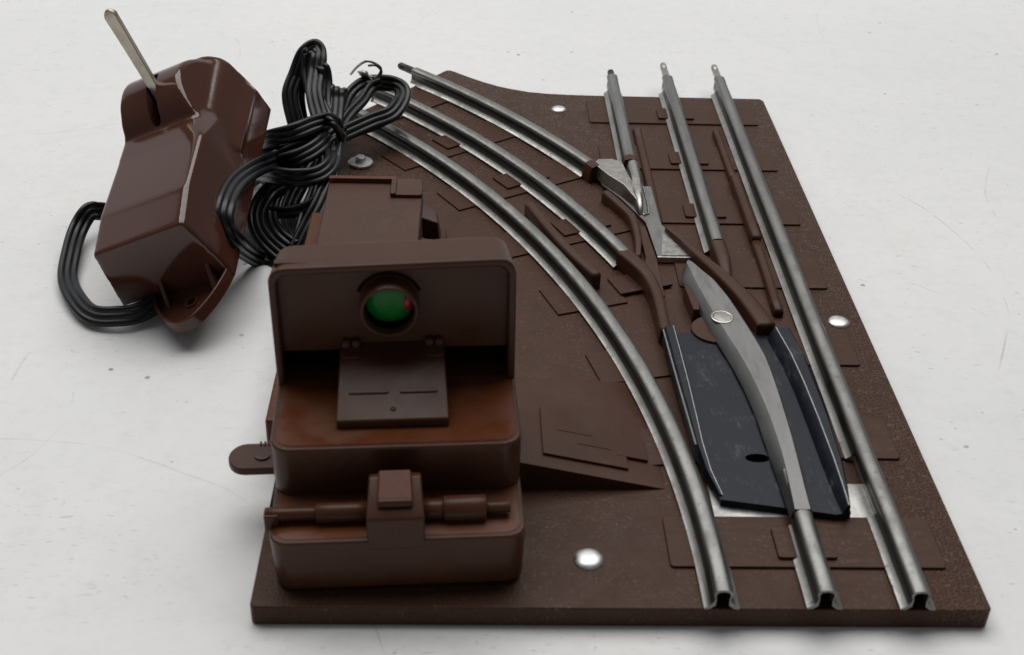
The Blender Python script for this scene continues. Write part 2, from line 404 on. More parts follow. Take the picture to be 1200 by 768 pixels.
# rails: pressed tinplate, hollow, with a flange each side
def rail_prof(l=1.0, r=1.0, drop=0.0):
    L, Rr = 1.7+1.55*l, 1.7+1.55*r
    z0 = .34
    right = [(Rr, z0), (Rr, z0+.34), (1.62+.95*r, 1.0), (1.6+.45*r, 1.5), (1.55+.12*r, 2.1), (1.52, 2.7), (1.72, 3.15), (1.92, 3.6), (1.84, 4.1), (1.45, 4.52), (.8, 4.72), (0, 4.77)]
    left = [(-.8, 4.72), (-1.45, 4.52), (-1.84, 4.1), (-1.92, 3.6), (-1.72, 3.15), (-1.52, 2.7), (-1.55-.12*l, 2.1), (-1.6-.45*l, 1.5), (-1.62-.95*l, 1.0), (-L, z0+.34), (-L, z0)]
    inner = [(-1.72-.5*l, z0+.08), (-1.34, 1.2), (-1.28, 2.6), (-1.45, 3.5), (-1.1, 4.15), (0, 4.35), (1.1, 4.15), (1.45, 3.5), (1.28, 2.6), (1.34, 1.2), (1.72+.5*r, z0+.08)]
    K = .86
    return [(u*K if abs(u) < 2.0 else u*.93, w) for u, w in right + left + inner]
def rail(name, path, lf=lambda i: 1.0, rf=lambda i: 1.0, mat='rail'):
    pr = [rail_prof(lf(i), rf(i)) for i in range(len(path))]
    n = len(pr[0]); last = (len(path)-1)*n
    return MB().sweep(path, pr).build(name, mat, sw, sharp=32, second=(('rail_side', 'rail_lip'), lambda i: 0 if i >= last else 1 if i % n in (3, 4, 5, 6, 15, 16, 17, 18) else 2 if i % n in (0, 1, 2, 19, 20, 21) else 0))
def jit(k): return .03*math.sin(k*1.7)+.02*math.sin(k*4.1)
def straight(x, ys): return [(x+jit(y), y) for y in ys]
ys = [-.4, 4, 10, 16, 22.6, 22.9, 32, 39.6, 39.9, 60, 90, 120, 150, 180, 205, 217.0, 217.3, 219.5, 222.5]
right_rail = rail('stock_rail', straight(113.2, ys), lambda i: (0.0 if (22.7 < ys[i] < 39.7 or ys[i] > 217.1) else 1.0), lambda i: (0 if ys[i] > 217.1 else 1.0))
yc = [119.6, 130, 160, 190, 207, 212.5, 217.0, 217.3, 219.5, 222.5]
centre_far = rail('centre_rail', straight(97.0, yc), lambda i: 0 if yc[i] > 217.1 else 1, lambda i: 0 if yc[i] > 217.1 else 1)
yf = [-.3, 4, 10, 14, 19.8, 20.1, 26, 32]
centre_near = rail('centre_rail', straight(97.2, yf), lambda i: 1 if yf[i] < 20 else -.1, lambda i: 1 if yf[i] < 20 else -.1)
ysb = [165.5, 175, 190, 205, 217.0, 217.3, 219.5, 222.5]
stub = rail('short_rail', straight(79.8, ysb), lambda i: 0 if ysb[i] > 217.1 else .8, lambda i: 0 if ysb[i] > 217.1 else .8)
def arc_path(r, a0, a1, n): return [(*pol(r, a0+(a1-a0)*k/n),) for k in range(n+1)]
lp = [(79.6, -.4), (79.6, 1.5)] + arc_path(274.6, 0, 44.4, 70)
outer_curve = rail('curved_rail', lp, lambda i: 1.0, lambda i: 1.0 if i < 5 or i > 13 else 0.0)
mid_curve = rail('curved_centre_rail', arc_path(290.4, 22.3, 46.6, 50))
op = arc_path(307.6, 31.0, 46.0, 36)
inner_curve = rail('curved_rail', op, lambda i: 1.0 if i < 35 else .25)
def pin(parent, x, y, a, mat='pin', L=9.0, r=1.05, z=3.45):
    d = (math.cos(rad(a)), math.sin(rad(a)))
    st = [(-3, r*1.15), (0, r*1.15), (.4, r), (L*.55, r), (L*.58, r*.82), (L*.62, r*.82), (L*.65, r), (L*.9, r*.96), (L, r*.6)]
    MB().tube([(x+d[0]*s, y+d[1]*s, z) for s, _ in st], [q for _, q in st], 16).build('pin', mat, parent, sharp=50)
pin(stub, 79.8, 222.5, 90, 'darkpin', 5.0); pin(centre_far, 97.0, 222.5, 90, 'pin', 12.0); pin(right_rail, 113.2, 222.5, 90, 'pin', 11.2)
ex, ey = op[-1]; pin(inner_curve, ex, ey, 134.5, 'darkpin', 7.2, 1.15)

# brown plastic guard and wing pieces
def bar_prof(w, h, z0=-.2, top=.62):
    a = w/2
    return [(a, z0), (a, h-.75), (a-.12, h-.4), (a*top, h-.04), (0, h), (-a*top, h-.04), (-a+.12, h-.4), (-a, h-.75), (-a, z0)]
def bar(name, pts, ws, hs, n=6, mat='brown', z0=-.2):
    P = spline([(p[0], p[1], 0) for p in pts], n); m = len(P)
    def at(seq, i):
        if not isinstance(seq, (list, tuple)): return seq
        t = i/(m-1)*(len(seq)-1); k = min(int(t), len(seq)-2); return seq[k]+(seq[k+1]-seq[k])*(t-k)
    P2 = [P[0]+(P[0]-P[1]).normalized()*.45] + P + [P[-1]+(P[-1]-P[-2]).normalized()*.45]
    pr = [bar_prof(at(ws, max(0, min(m-1, i-1)))*(.7 if i in (0, m+1) else 1), at(hs, max(0, min(m-1, i-1)))-(.45 if i in (0, m+1) else 0), z0) for i in range(m+2)]
    return MB().sweep(P2, pr).build(name, mat, sw, sharp=50)
bar('wing_rail', [(73.3, 113.6), (75.6, 109), (78.0, 103.0), (79.2, 95.5), (79.4, 87), (79.4, 80.2)], [4.0, 3.6, 3.0, 2.7, 2.6, 2.6], [4.7, 4.75, 4.6, 4.5, 4.5, 4.4])
bar('wing_rail', [(85.7, 128.8), (90.5, 117), (95.5, 104.5), (99.5, 93), (102.0, 82.2)], [1.0, 2.2, 3.2, 3.9, 4.3], [2.6, 3.6, 4.4, 4.7, 4.7])
bar('wing_rail', [(71.8, 147.0), (75.0, 140.0), (77.5, 133.6), (78.0, 125), (77.3, 116.5)], [2.4, 2.4, 2.3, 2.0, 1.6], [3.3, 3.3, 3.2, 2.4, 1.7])
MB().prism([(78.7, 131.5), (79.1, 116), (77.6, 108), (79.0, 98), (81.6, 98), (81.7, 115), (80.6, 131)], -.2, 1.5).build('frog_bed', 'brown', sw, bevel=.15)
bar('guard_rail', [(51.4, 137.6), (55.9, 124.5), (60.6, 113.0), (65.9, 102.6)], 2.5, [4.4, 4.7, 4.7, 4.7])
g = MB()
bar('guard_rail', [(107.6, 189.5), (107.6, 175), (107.6, 158.5)], 2.2, 1.9, 3)
bar('guard_rail', [(107.7, 158.0), (107.7, 140), (107.7, 124.5)], 2.6, 3.1, 3)
bar('guard_rail', [(107.5, 123.6), (107.4, 108), (107.0, 92)], 2.4, 2.2, 3)
bar('check_strip', [(84.6, 191), (84.6, 165), (84.4, 134.5)], 2.5, 1.25, 3)
bar('centre_rail_stop', [(97.0, 119.2), (97.3, 112), (97.0, 103.5)], [3.7, 3.4, 2.4], [4.6, 4.0, 2.6], 4)
# insulators between the rails and the frog
MB().sweep([pol(307.6, 31.05), pol(307.6, 30.35)], [(2.6, -.1), (2.3, 3.4), (1.7, 4.6), (0, 4.9), (-1.7, 4.6), (-2.3, 3.4), (-2.6, -.1)]).build('insulator', 'housing', sw, bevel=.2)
MB().sweep([(79.8, 165.7), (79.8, 162.6)], [(2.1, .3), (2.1, 3.4), (1.6, 4.6), (0, 4.95), (-1.6, 4.6), (-2.1, 3.4), (-2.1, .3)]).build('insulator', 'brown', sw, bevel=.2)

# frog: pressed steel plate with a raised vee
frog = MB().prism([(70.2, 160.6), (71.6, 153.8), (76.0, 145.6), (80.9, 133.4), (82.0, 115.5), (91.2, 115.8), (84.9, 132.3), (84.5, 153.2), (82.3, 153.2), (82.0, 162.8), (77.6, 163.4), (72, 163.2)], .7, 1.55).build('frog', 'blade', sw, bevel=.12)
def topz(x, y): return 4.75 if y > 146 else 1.9+(4.75-1.9)*max(0, (y-137.6)/8.4)**.45
vo = [(68.9, 160.4), (72.1, 153.0), (75.8, 147.2), (78.6, 141.2), (79.1, 138.1), (80.2, 138.0), (80.4, 141.8), (79.4, 149.6), (78.4, 156.0), (77.6, 162.0), (74.6, 163.6), (70.6, 163.2)]
vt = [(69.5, 160.0), (72.8, 153.4), (76.4, 147.6), (79.0, 141.4), (79.5, 138.9), (79.9, 138.9), (79.9, 141.8), (78.9, 149.6), (77.9, 155.8), (77.2, 161.4), (74.6, 163.0), (70.8, 162.6)]
MB().prism(vo, 1.3, topz, vt).build('frog_point', 'frogmetal', frog, bevel=.3, seg=3)
pr = []; pth = []
for y, w, h in ((162.4, 1.65, 4.8), (156, 1.6, 4.8), (150, 1.45, 4.75), (145, 1.25, 4.7), (141, 1.05, 4.4), (138.8, .85, 3.7), (137.4, .6, 2.5), (136.8, .35, 1.6)):
    pth.append((80.35 if y > 150 else 80.0, y)); pr.append([(w, 1.3), (w, 1.3+(h-1.3)*.6), (w*.72, 1.3+(h-1.3)*.9), (0, h), (-w*.72, 1.3+(h-1.3)*.9), (-w, 1.3+(h-1.3)*.6), (-w, 1.3)])
MB().sweep(pth, pr).build('frog_point', 'frogmetal', frog, sharp=50)
MB().prism([(84.6, 127.5), (82.9, 116.2), (90.4, 116.4)], 1.2, lambda x, y: 1.62+.012*(127.5-y)).build('frog_facet', 'frogmetal', frog)
MB().tube([(73.0, 156.6, 1.62), (76.5, 149, 1.62), (79.6, 140.6, 1.62), (81.0, 136.6, 1.62), (82.1, 137.6, 1.62), (82.4, 142, 1.62), (82.3, 152, 1.62)], .32, 8).build('frog_groove', 'frogmetal', frog)
MB().box(81.9, 91.3, 115.35, 115.75, .2, 1.75).build('frog_lip', 'rivet', frog, bevel=.08)

# swivel: navy plate with two wings, the grey blade on top
oval = [(92.4+2.4*math.cos(-rad(k*22.5))+(.0), 38.3+1.35*math.sin(-rad(k*22.5))) for k in range(16)]
pl = [(79.9, 81.8), (80.4, 62), (81.0, 40), (83.4, 26.2), (92.4, 24.4)]
hole = oval[4:]+oval[:5]
pl = pl + hole + [(92.4, 24.4)] + [(104.2, 22.2), (107.0, 22.9), (107.3, 40), (106.3, 62), (104.0, 80), (99, 83)]
plate = MB().prism(pl, 1.35, 1.9).build('swivel_plate', 'navy', sw, sharp=30)
MB().prism([(83.3, 26.6), (83.35, 26.0), (104.2, 22.05), (107.05, 22.75), (107.0, 23.3), (104.2, 22.6)], .55, 1.93).build('front_fold', 'navy', plate, bevel=.1)
lw = []; lpth = []
for y, x, h, w in ((80.6, 80.3, 4.6, 1.45), (70, 80.6, 4.6, 1.4), (58, 80.9, 4.6, 1.25), (48, 81.1, 4.5, 1.0), (40, 81.3, 4.2, .8), (33, 82.1, 3.2, .6), (27, 83.6, 2.2, .35)):
    lpth.append((x, y)); lw.append([(w, 1.2), (w*.9, 1.2+(h-1.2)*.8), (w*.55, h), (-w*.6, h+.1), (-w, 1.2+(h-1.2)*.75), (-w*1.15, .9)])
MB().sweep([(x, y) for x, y in lpth[::-1]], lw[::-1]).build('swivel_wing', 'navy', plate, bevel=.12, sharp=30)
MB().tube([(x+l_[2][0], y, l_[2][1]+.02) for (x, y), l_ in zip(lpth, lw)], .1, 6).build('ridge_wear_glint', 'rivet', plate)
MB().tube([(x+l_[4][0]-.02, y, l_[4][1]+.25) for (x, y), l_ in list(zip(lpth, lw))[:5]], .2, 6).build('ridge_wear_glint', 'rail_lip', plate)
rw = []; rpth = []
RIDGE = [(80.2, 103.7, 4.75), (70, 105.0, 4.75), (60, 105.6, 4.75), (48, 106.0, 4.7), (36, 106.2, 4.6), (28, 106.2, 4.4), (22.2, 106.1, 4.1)]
for y, x, h, l, c, r in ((80.2, 103.7, 4.75, 1.9, 3.0, 1.4), (70, 105.0, 4.75, 1.8, 2.7, 1.2), (60, 105.6, 4.75, 1.7, 2.3, 1.1), (48, 106.0, 4.7, 1.8, 2.0, 1.0), (36, 106.2, 4.6, 1.8, 1.5, .8), (28, 106.2, 4.4, 1.5, .8, .5), (22.2, 106.1, 4.1, .9, .15, .25)):
    rpth.append((x, y)); rw.append([(-l, 1.6), (-l*.28, h-.35), (0, h), (c*.9, h-.02), (c+.25, h-.5), (c+r, 1.2)])
MB().sweep([(x, y) for x, y in rpth[::-1]], rw[::-1]).build('swivel_wing', 'navy', plate, bevel=.14, sharp=30)
MB().tube([(x, y, h) for y, x, h in [(q[1], p_[0], q[2]) for p_, q in [((c_[1],), (0, c_[0], c_[2]+.02)) for c_ in RIDGE]]], .13, 6).build('ridge_wear_glint', 'rivet', plate)  # bright tube paints the ridge highlight along with its worn paint
MB().prism([(91.0+5.4*math.cos(rad(k*10)), 83.0+5.4*math.sin(rad(k*10))) for k in range(36)], .2, 2.5).build('pivot_disc', 'brown', sw, bevel=.3, seg=3)
MB().prism([(86.0, 99.5), (87.2, 99.5), (88.6, 92), (88.2, 89), (86.8, 89)], 0, 3.6).build('spring_finger', 'brown', sw, bevel=.3)
bl = []; bp = []
for y, a, b in ((20.2, 95.35, 98.95), (27, 95.55, 99.2), (35, 95.6, 99.55), (42, 95.5, 99.8), (50.3, 95.2, 99.95), (59, 94.5, 99.95), (68.4, 93.2, 99.65), (76, 91.7, 98.6), (85, 90.0, 97.0), (92, 88.8, 95.6), (99.8, 87.6, 93.4), (104, 87.2, 91.4), (107.5, 87.3, 89.5), (108.8, 87.7, 88.7)):
    bp.append((0, y)); e = 1.0 if y < 105 else .4
    q = e*min(1, max(.3, .3+(y-22)*.045))
    bl.append([(a-1.0*q, 2.5), (a-.1*q, 3.9), (a+.75*q, 4.62), (a+.95*q, 4.8), (b-.5*e, 4.82), (b-.05, 4.5), (b+.12, 2.7)])
P_ = [(y[1]) for y in bp]
rs = spline([[y] + [c for q in pr_ for c in q] for y, pr_ in zip(P_, bl)], 4)
P_ = [r[0] for r in rs]; bl = [[(r[1+2*k], r[2+2*k]) for k in range(7)] for r in rs]
mb = MB(); n = 7; v = [(u, y, w) for y, pr_ in zip(P_, bl) for u, w in pr_]
f = [(i*n+k, i*n+(k+1) % n, (i+1)*n+(k+1) % n, (i+1)*n+k) for i in range(len(P_)-1) for k in range(n)] + [tuple(range(n)), tuple((len(P_)-1)*n+k for k in range(n))]
blade = mb.add(v, f).build('swivel_rail', 'blade', sw, sharp=24)
MB().lathe([(2.55, 4.5), (2.55, 4.92), (2.3, 5.05), (2.02, 5.0), (1.9, 4.86), (1.4, 4.9), (.02, 4.92)], (92.4, 84.1, 0), 36).build('pivot_rivet', 'frogmetal', blade, sharp=45)
MB().box(81.9, 114.6, 22.9, 32.6, .1, .42).build('metal_strip', 'rail_lip', sw, bevel=.08)

# the wedge that covers the linkage
wz = lambda x, y: max(.02, 6.2*(73.8-x)/(73.8-47)) * min(1, max(.1, (66-y)/12))
w = MB()
xs = [46.0, 73.6]; ysw = [31, 46, 54, 60, 66]
w = MB().add([(46, 31, -.2), (73.8, 31, -.2), (73.8, 66, -.2), (46, 66, -.2), (46, 31, 6.3), (73.8, 31, .06), (70, 66, .03), (46, 66, .8), (46, 50, 6.0), (72, 50, .2)],
             [(0, 1, 5, 4), (4, 5, 9, 8), (8, 9, 6, 7), (0, 3, 2, 1), (0, 4, 8, 7, 3), (1, 2, 6, 9, 5), (3, 7, 6, 2)])
wedge = w.build('linkage_cover', 'brown', sw, bevel=.2)
def wtop(x, d): return 6.3+(x-46)*(.06-6.3)/27.8 + d
def slab(x0, x1, y0, y1, d):
    return MB().prism([(x0, y0), (x1, y0), (x1, y1), (x0, y1)], lambda x, y: wtop(x, -.6), lambda x, y: wtop(x, d)-max(0, (y-31))*.012).build('raised_panel', 'brown', wedge, bevel=.08)
for yy, xa, xb in ((42.6, 53.5, 60.5), (39.4, 57.5, 64.0)): MB().prism([(xa, yy), (xb, yy), (xb, yy+.35), (xa, yy+.35)], lambda x, y: wtop(x, -.2), lambda x, y: wtop(x, .64)-max(0, (y-31))*.012).build('panel_rib', 'brown', wedge)
slab(50.6, 67.0, 34.6, 49.8, .55); slab(65.2, 71.2, 38.2, 44, .62)

# ------------------------------------------------------------------ rear motor cover
mc = MB().prism(rrect(1.2, 25.2, 40, 131.6, [.5, .5, 3.2, 1.2]), -.2, 13.0, rrect(1.6, 24.6, 40, 131.2, [.5, .5, 3.2, 1.2])).build('motor_cover', 'cover', sw, bevel=.45, seg=3)
MB().prism(rrect(1.6, 18.2, 130.0, 131.6, [.3, .3, .8, .5], 3), 12.4, 14.3).build('cover_rim', 'deck', mc, bevel=.25)
MB().prism(rrect(17.0, 18.3, 122.6, 130.4, .3, 2), 12.4, 14.2).build('cover_rim', 'cover', mc, bevel=.25)
MB().prism(rrect(18.2, 24.7, 122.6, 131.3, [.4, .8, 3.0, .4]), 12.4, 13.9).build('corner_step', 'cover', mc, bevel=.35)
MB().box(-2.6, 1.6, 42, 126, -.2, 7.0).build('side_skirt', 'deck', mc, bevel=.6)
MB().box(25, 30.4, 42, 129.0, -.2, 1.2).build('foot_flange', 'housing', mc, bevel=.25)
def lug(y0, y1, zi, zo, zb):
    MB().add([(24, y0, -.1), (29.4, y0, -.1), (29.4, y1, -.1), (24, y1, -.1), (24, y0, zi), (28.6, y0, zo), (28.0, y1, zb), (24, y1, zi-.4)], [(0, 1, 2, 3), (4, 5, 6, 7), (0, 1, 5, 4), (1, 2, 6, 5), (2, 3, 7, 6), (3, 0, 4, 7)]).build('side_lug', 'housing', mc, bevel=.5, seg=3)
lug(119.2, 128.0, 9.8, 8.2, 6.5); lug(100, 112.6, 8.6, 7.6, 7.2)
MB().box(24.5, 28.6, 112.4, 119.4, -.1, 2.0).build('lug_gap_shade', 'void', mc)  # near-black block paints the shade between the lugs

# ------------------------------------------------------------------ lamp house at the front (sits slightly turned on the plate)
hx = empty('signal_house', (3.6, 3.2, 0), sw); hx.rotation_euler = (0, rad(-.8), rad(2.7))
lower = MB().prism(rrect(.4, 42.6, .2, 20, [3.2, 3.2, 1, 1]), .25, 11.0, rrect(0, 43, 0, 20, [3.2, 3.2, 1, 1])).build('lower_step', 'housing', hx, bevel=.5, seg=3)
# a thin lip round the lower step's top, with the dusty red-brown tread inside it
MB().prism(rrect(1.0, 42.0, 1.0, 20, [2.6, 2.6, .5, .5]), 10.8, 11.06).build('tread', 'deck', lower)
mid = MB().prism(rrect(.2, 42.8, 12.2, 38.5, [3.6, 3.6, 1, 1]), .6, 21.2, rrect(0, 43, 11.9, 38.5, [3.6, 3.6, 1, 1])).build('middle_step', 'housing', hx, bevel=.55, seg=3)
MB().prism(rrect(1.0, 42.0, 13.0, 32, [3.0, 3.0, .5, .5]), 21.0, 21.28).build('tread', 'deck', mid)
# hood: an open-fronted shell, panel set back inside it
zt = lambda x, y: 45.5+.028*x
def hood_outline(i, r): return [(i, 20.5), (43-i, 20.5)] + [(43-i-r+r*math.cos(rad(k*15)), 45.4-i-r+r*math.sin(rad(k*15))+.022*43) for k in range(7)] + [(i+r+r*math.cos(rad(90+k*15)), 45.4-i-r+r*math.sin(rad(90+k*15))) for k in range(7)]
outer = hood_outline(0, 3.0); inner = hood_outline(1.5, 2.2); n = len(outer)
mb = MB(); v = []
for y in (31.0, 40.2): v += [(p[0]+(.0 if y < 35 else (.9 if p[0] < 20 else -.9)*(p[1]-20)/25), y, p[1]-(0 if y < 35 else .5)) for p in outer]
for y in (31.0, 33.0): v += [(p[0], y, p[1]) for p in inner]
f = []
for k in range(n):
    j = (k+1) % n
    f.append((k, j, n+j, n+k)); 
    f.append((k, j, 2*n+j, 2*n+k)); f.append((2*n+k, 2*n+j, 3*n+j, 3*n+k))
f.append(tuple(range(n, 2*n)))
hood = MB().add(v, f).build('lamp_hood', 'housing', hx, bevel=.55, seg=3)
# panel behind the rim: starts above a dark gap
LXc, LZc = 20.7, 37.0
cut = [(LXc+4.5*math.sin(rad(k*10)), LZc+4.5*math.cos(rad(k*10))) for k in range(37)]      # clockwise: the opening for the lamp
pan = [(1.2, 27.2), (41.8, 27.2), (41.8, 45.4), (LXc, 45.4)] + cut + [(LXc, 45.4), (1.2, 45.4)]
pm = MB().prism(pan, 33.0, 34.2); pm.v = [(x, d, z) for x, z, d in pm.v]
pm.build('lamp_panel', 'housing', hood)
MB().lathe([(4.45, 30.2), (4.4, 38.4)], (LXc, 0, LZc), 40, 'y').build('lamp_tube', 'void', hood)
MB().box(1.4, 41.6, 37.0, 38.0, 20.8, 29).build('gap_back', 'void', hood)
# lamp
MB().lathe([(4.42, 31.2), (4.44, 29.8), (4.6, 29.5), (5.0, 29.5), (5.2, 29.8), (5.3, 33.4)], (LXc, 0, LZc), 48, 'y').build('lens_ring', 'housing', hood, sharp=50)
MB().lathe([(5.35, 32.95), (6.0, 32.95), (6.2, 33.2)], (LXc, 0, LZc+.3), 40, 'y', 20, 160).build('painted_shadow_arc', 'void', hood, sharp=50)  # near-black arc: painted shadow where the lamp tube meets the panel
MB().lathe([(4.4, 33.4), (4.15, 32.9), (3.3, 32.5), (2.0, 32.25), (.02, 32.2)], (LXc, 0, LZc), 40, 'y').build('green_lens', 'green', hood)
rl = MB().lathe([(1.0, 32.9), (.9, 32.4), (.6, 32.1), (.02, 32.0)], (LXc+3.3, 0, LZc), 24, 'y'); rl.v = [(x, y, LZc+(z-LZc)*1.7) for x, y, z in rl.v]
rl.build('red_lens', 'red', hood)
# hatch sloping up to the panel, with hinge knuckles
hz = lambda x, y: 23.0+(y-17.2)*(28.6-23.0)/15.8
hatch = MB().prism([(11.2, 17.2), (30.6, 17.2), (30.2, 33.2), (11.6, 33.2)], lambda x, y: hz(x, y)-1.7, hz).build('hatch', 'housing', hx, bevel=.3)
for x0, x1 in ((13.3, 20.2), (22.2, 28.7)):
    MB().prism([(x0, 22.3), (x1, 22.3), (x1, 23.0), (x0, 23.0)], lambda x, y: hz(x, y)-.5, lambda x, y: hz(x, y)+.35).build('hatch_rib', 'housing', hatch, bevel=.12)
MB().lathe([(.55, 0), (.5, .1), (.3, .2), (.02, .22)], (21.0, 19.4, hz(0, 19.4)-.05), 16).build('hatch_stud', 'housing', hatch)
for x in (13.6, 28.4):
    for dx in (-.85, .85):
        MB().lathe([(.02, .9), (.55, .75), (.85, .3), (.9, -.2), (.85, -1.2)], (x+dx, 32.4, hz(0, 32.4)+.5), 16).build('hinge_knuckle', 'housing', hatch)
    MB().prism(rrect(x-1.7, x+1.7, 29.6, 32.6, .7, 3), lambda x, y: hz(x, y)-.5, lambda x, y: hz(x, y)+.35).build('hinge_leaf', 'housing', hatch, bevel=.15)
# yoke with its saddle, and the stepped shaft through it
yk = MB().add([(16.4, -.1, 9), (26.0, -.1, 9), (26.0, 8.6, 9), (16.4, 8.6, 9), (16.4, -.1, 15.6), (26.0, -.1, 15.6), (26.0, 1.2, 16.4), (16.4, 1.2, 16.4), (25.6, 7.2, 18.8), (16.8, 7.2, 18.8), (25.6, 8.6, 18.4), (16.8, 8.6, 18.4)],
    [(0, 1, 5, 4), (4, 5, 6, 7), (7, 6, 8, 9), (9, 8, 10, 11), (11, 10, 2, 3), (0, 3, 2, 1), (0, 4, 7, 9, 11, 3), (1, 2, 10, 8, 6, 5)])
yoke = yk.build('yoke', 'housing', hx, bevel=.45, seg=3)
MB().add([(18.2, 2.0, 16), (24.2, 2.0, 16), (24.2, 8.0, 16), (18.2, 8.0, 16), (18.2, 2.0, 17.6), (24.2, 2.0, 17.6), (24.0, 7.8, 19.9), (18.4, 7.8, 19.9)], [(0, 3, 2, 1), (4, 5, 6, 7), (0, 1, 5, 4), (1, 2, 6, 5), (2, 3, 7, 6), (3, 0, 4, 7)]).build('saddle', 'deck', yoke, bevel=.5, seg=3)
MB().tube([(18.3, 2.2, 17.3), (24.1, 2.2, 17.3)], .75, 14).build('saddle_roller', 'housing', yoke, bevel=.3)
ax, az = 5.6, 12.6
def shaft(name, x0, x1, r): MB().tube([(x0, ax, az), (x0+.15, ax, az), (x1-.15, ax, az), (x1, ax, az)], [r-.15, r, r, r-.15], 22).build(name, 'housing', yoke, sharp=50)
shaft('shaft', -.8, 8.6, 1.15); shaft('shaft', 7.8, 17, 1.7); shaft('shaft', 25.5, 29.4, 1.75); shaft('shaft_collar', 29.2, 36.4, 2.25); shaft('shaft', 36, 40.6, 1.0)
MB().box(-.9, 1.6, 4.3, 6.9, 10.2, 13.3).build('shaft_end_block', 'housing', yoke, bevel=.3)
# manual throw lever poking out on the left
tb = [(4, 23.0), (4, 30.4)] + [(-7.0+2.9*math.cos(rad(90+k*9))-.0, 27.4+2.9*math.sin(rad(90+k*9))) for k in range(11)][0:11] + []
tb = [(4, 30.4)] + [(-6.4-3.2*math.sin(rad(k*18)), 26.7+3.7*math.cos(rad(k*18))) for k in range(11)] + [(4, 23.0)]
lev = MB().prism(tb, 6.8, 8.5).build('throw_lever', 'brown', hx, bevel=.35, seg=3)
MB().lathe([(1.5, 8.5), (1.45, 8.85), (1.05, 8.9), (1.0, 8.5)], (-3.4, 26.6, 0), 28, 'z', 190, 350).build('lever_ring', 'brown', lev)
for k in range(6): MB().box(-4.2+k*.8, -3.8+k*.8, 29.4, 30.62, 6.8, 8.72).build('lever_ridge', 'brown', lev, bevel=.1)

# ------------------------------------------------------------------ controller, tipped over on its cord
ct = empty('lever_controller'); tag(ct, 'glossy brown plastic lever controller lying tilted with black cord loop at its foot', 'controller')
CR = Matrix(((0.90758902, 0.00443128, -0.41983632), (-0.07660201, 0.98490862, -0.15520034), (0.41281267, 0.17301843, 0.89423169)))
CR = Matrix.LocRotScale(None, CR.to_quaternion(), None)
CO = Vector((-40.71, 97.80, -4.3+.1+LIFT))*S
ct.matrix_world = Matrix.Translation(CO) @ CR
def loft(stations):
    mb = MB(); n = len(stations[0]); v = [p for s_ in stations for p in s_]
    f = [(i*n+k, i*n+(k+1) % n, (i+1)*n+(k+1) % n, (i+1)*n+k) for i in range(len(stations)-1) for k in range(n)]
    f += [tuple(range(n)), tuple((len(stations)-1)*n+k for k in range(n))]
    return mb.add(v, f)
def boolean(o, others, op):
    for c in others:
        m = o.modifiers.new('b', 'BOOLEAN'); m.operation = op; m.object = c; m.solver = 'EXACT'
        dg = bpy.context.evaluated_depsgraph_get(); dg.update()
        me = bpy.data.meshes.new_from_object(o.evaluated_get(dg)); old = o.data
        o.modifiers.clear(); o.data = me; bpy.data.meshes.remove(old)
        d = c.data; bpy.data.objects.remove(c); bpy.data.meshes.remove(d)
st = []
for yb, yt, z in ((-.8, -1.9, 18.7), (8.6, 9.0, 20.1), (9.6, 9.9, 20.3), (30, 30, 20.5), (42, 42, 20.9), (66.5, 65.0, 21.8)):
    fr = 1.0 if yb < 12 else (1.3 if yb < 34 else 7.0)
    fil = [(25.4-fr*1.02+fr*math.sin(rad(a)), z-fr+fr*math.cos(rad(a))) for a in (0, 12, 24, 36, 48, 60, 72, 84)]
    st.append([(-2, yb, 0), (27, yb, 0), (26.9, (yb*.6+yt*.4), 7.0)] + [(x, yt+(yb-yt)*(z-zz)/z, zz) for x, zz in fil[::-1]] + [(1.9, yt, z)])
body = loft(st).build('controller_body', 'controller', ct)
hc, hr = (50.2, 13.9), 13.6
hp = [(hc[0]-hr*math.cos(rad(k*7.5)), hc[1]+hr*math.sin(rad(k*7.5))) for k in range(25)]
sec = [(hc[0]-hr, 8)] + hp + [(hc[0]+hr, 8)]
hump = loft([[(x0+.13*(z-20)*sg, y, z) for y, z in sec] for x0, sg in ((2.0, 1), (22.6, -3.2))]).build('h', 'controller', ct)
boolean(body, [hump], 'UNION')
sl = [(11.0, 12.9)]
rm = body.modifiers.new('r', 'REMESH'); rm.mode = 'VOXEL'; rm.voxel_size = .36*S; rm.use_smooth_shade = True
sm = body.modifiers.new('s', 'SMOOTH'); sm.factor = .5; sm.iterations = 30
me_ = bpy.data.meshes.new_from_object(body.evaluated_get(bpy.context.evaluated_depsgraph_get())); body.modifiers.clear(); body.data = me_
def stadium(x, y0, y1, r): return [(x+r*math.cos(rad(180+k*18)), y0+r+r*math.sin(rad(180+k*18))) for k in range(11)] + [(x+r*math.cos(rad(k*18)), y1-r+r*math.sin(rad(k*18))) for k in range(11)]
cut1 = MB().prism(stadium(11.9, 38.7, 52.8, 1.35), 15, 40).build('c', 'controller', ct)
cut2 = MB().box(-4, 5.4, -3, 6, -2, 2.8).build('c2', 'controller', ct)
boolean(body, [cut1, cut2], 'DIFFERENCE')
body.data.shade_smooth(); body.data.set_sharp_from_angle(angle=rad(50)); body.name = 'controller_body'
MB().prism(stadium(11.9, 38.8, 52.7, 1.3), 15.2, lambda x, y: hc[1]+math.sqrt(max(1, hr*hr-(y-hc[0])**2))-5.0).build('slot_shade', 'void', ct)  # near-black insert, darkens the slot in place of deep shade
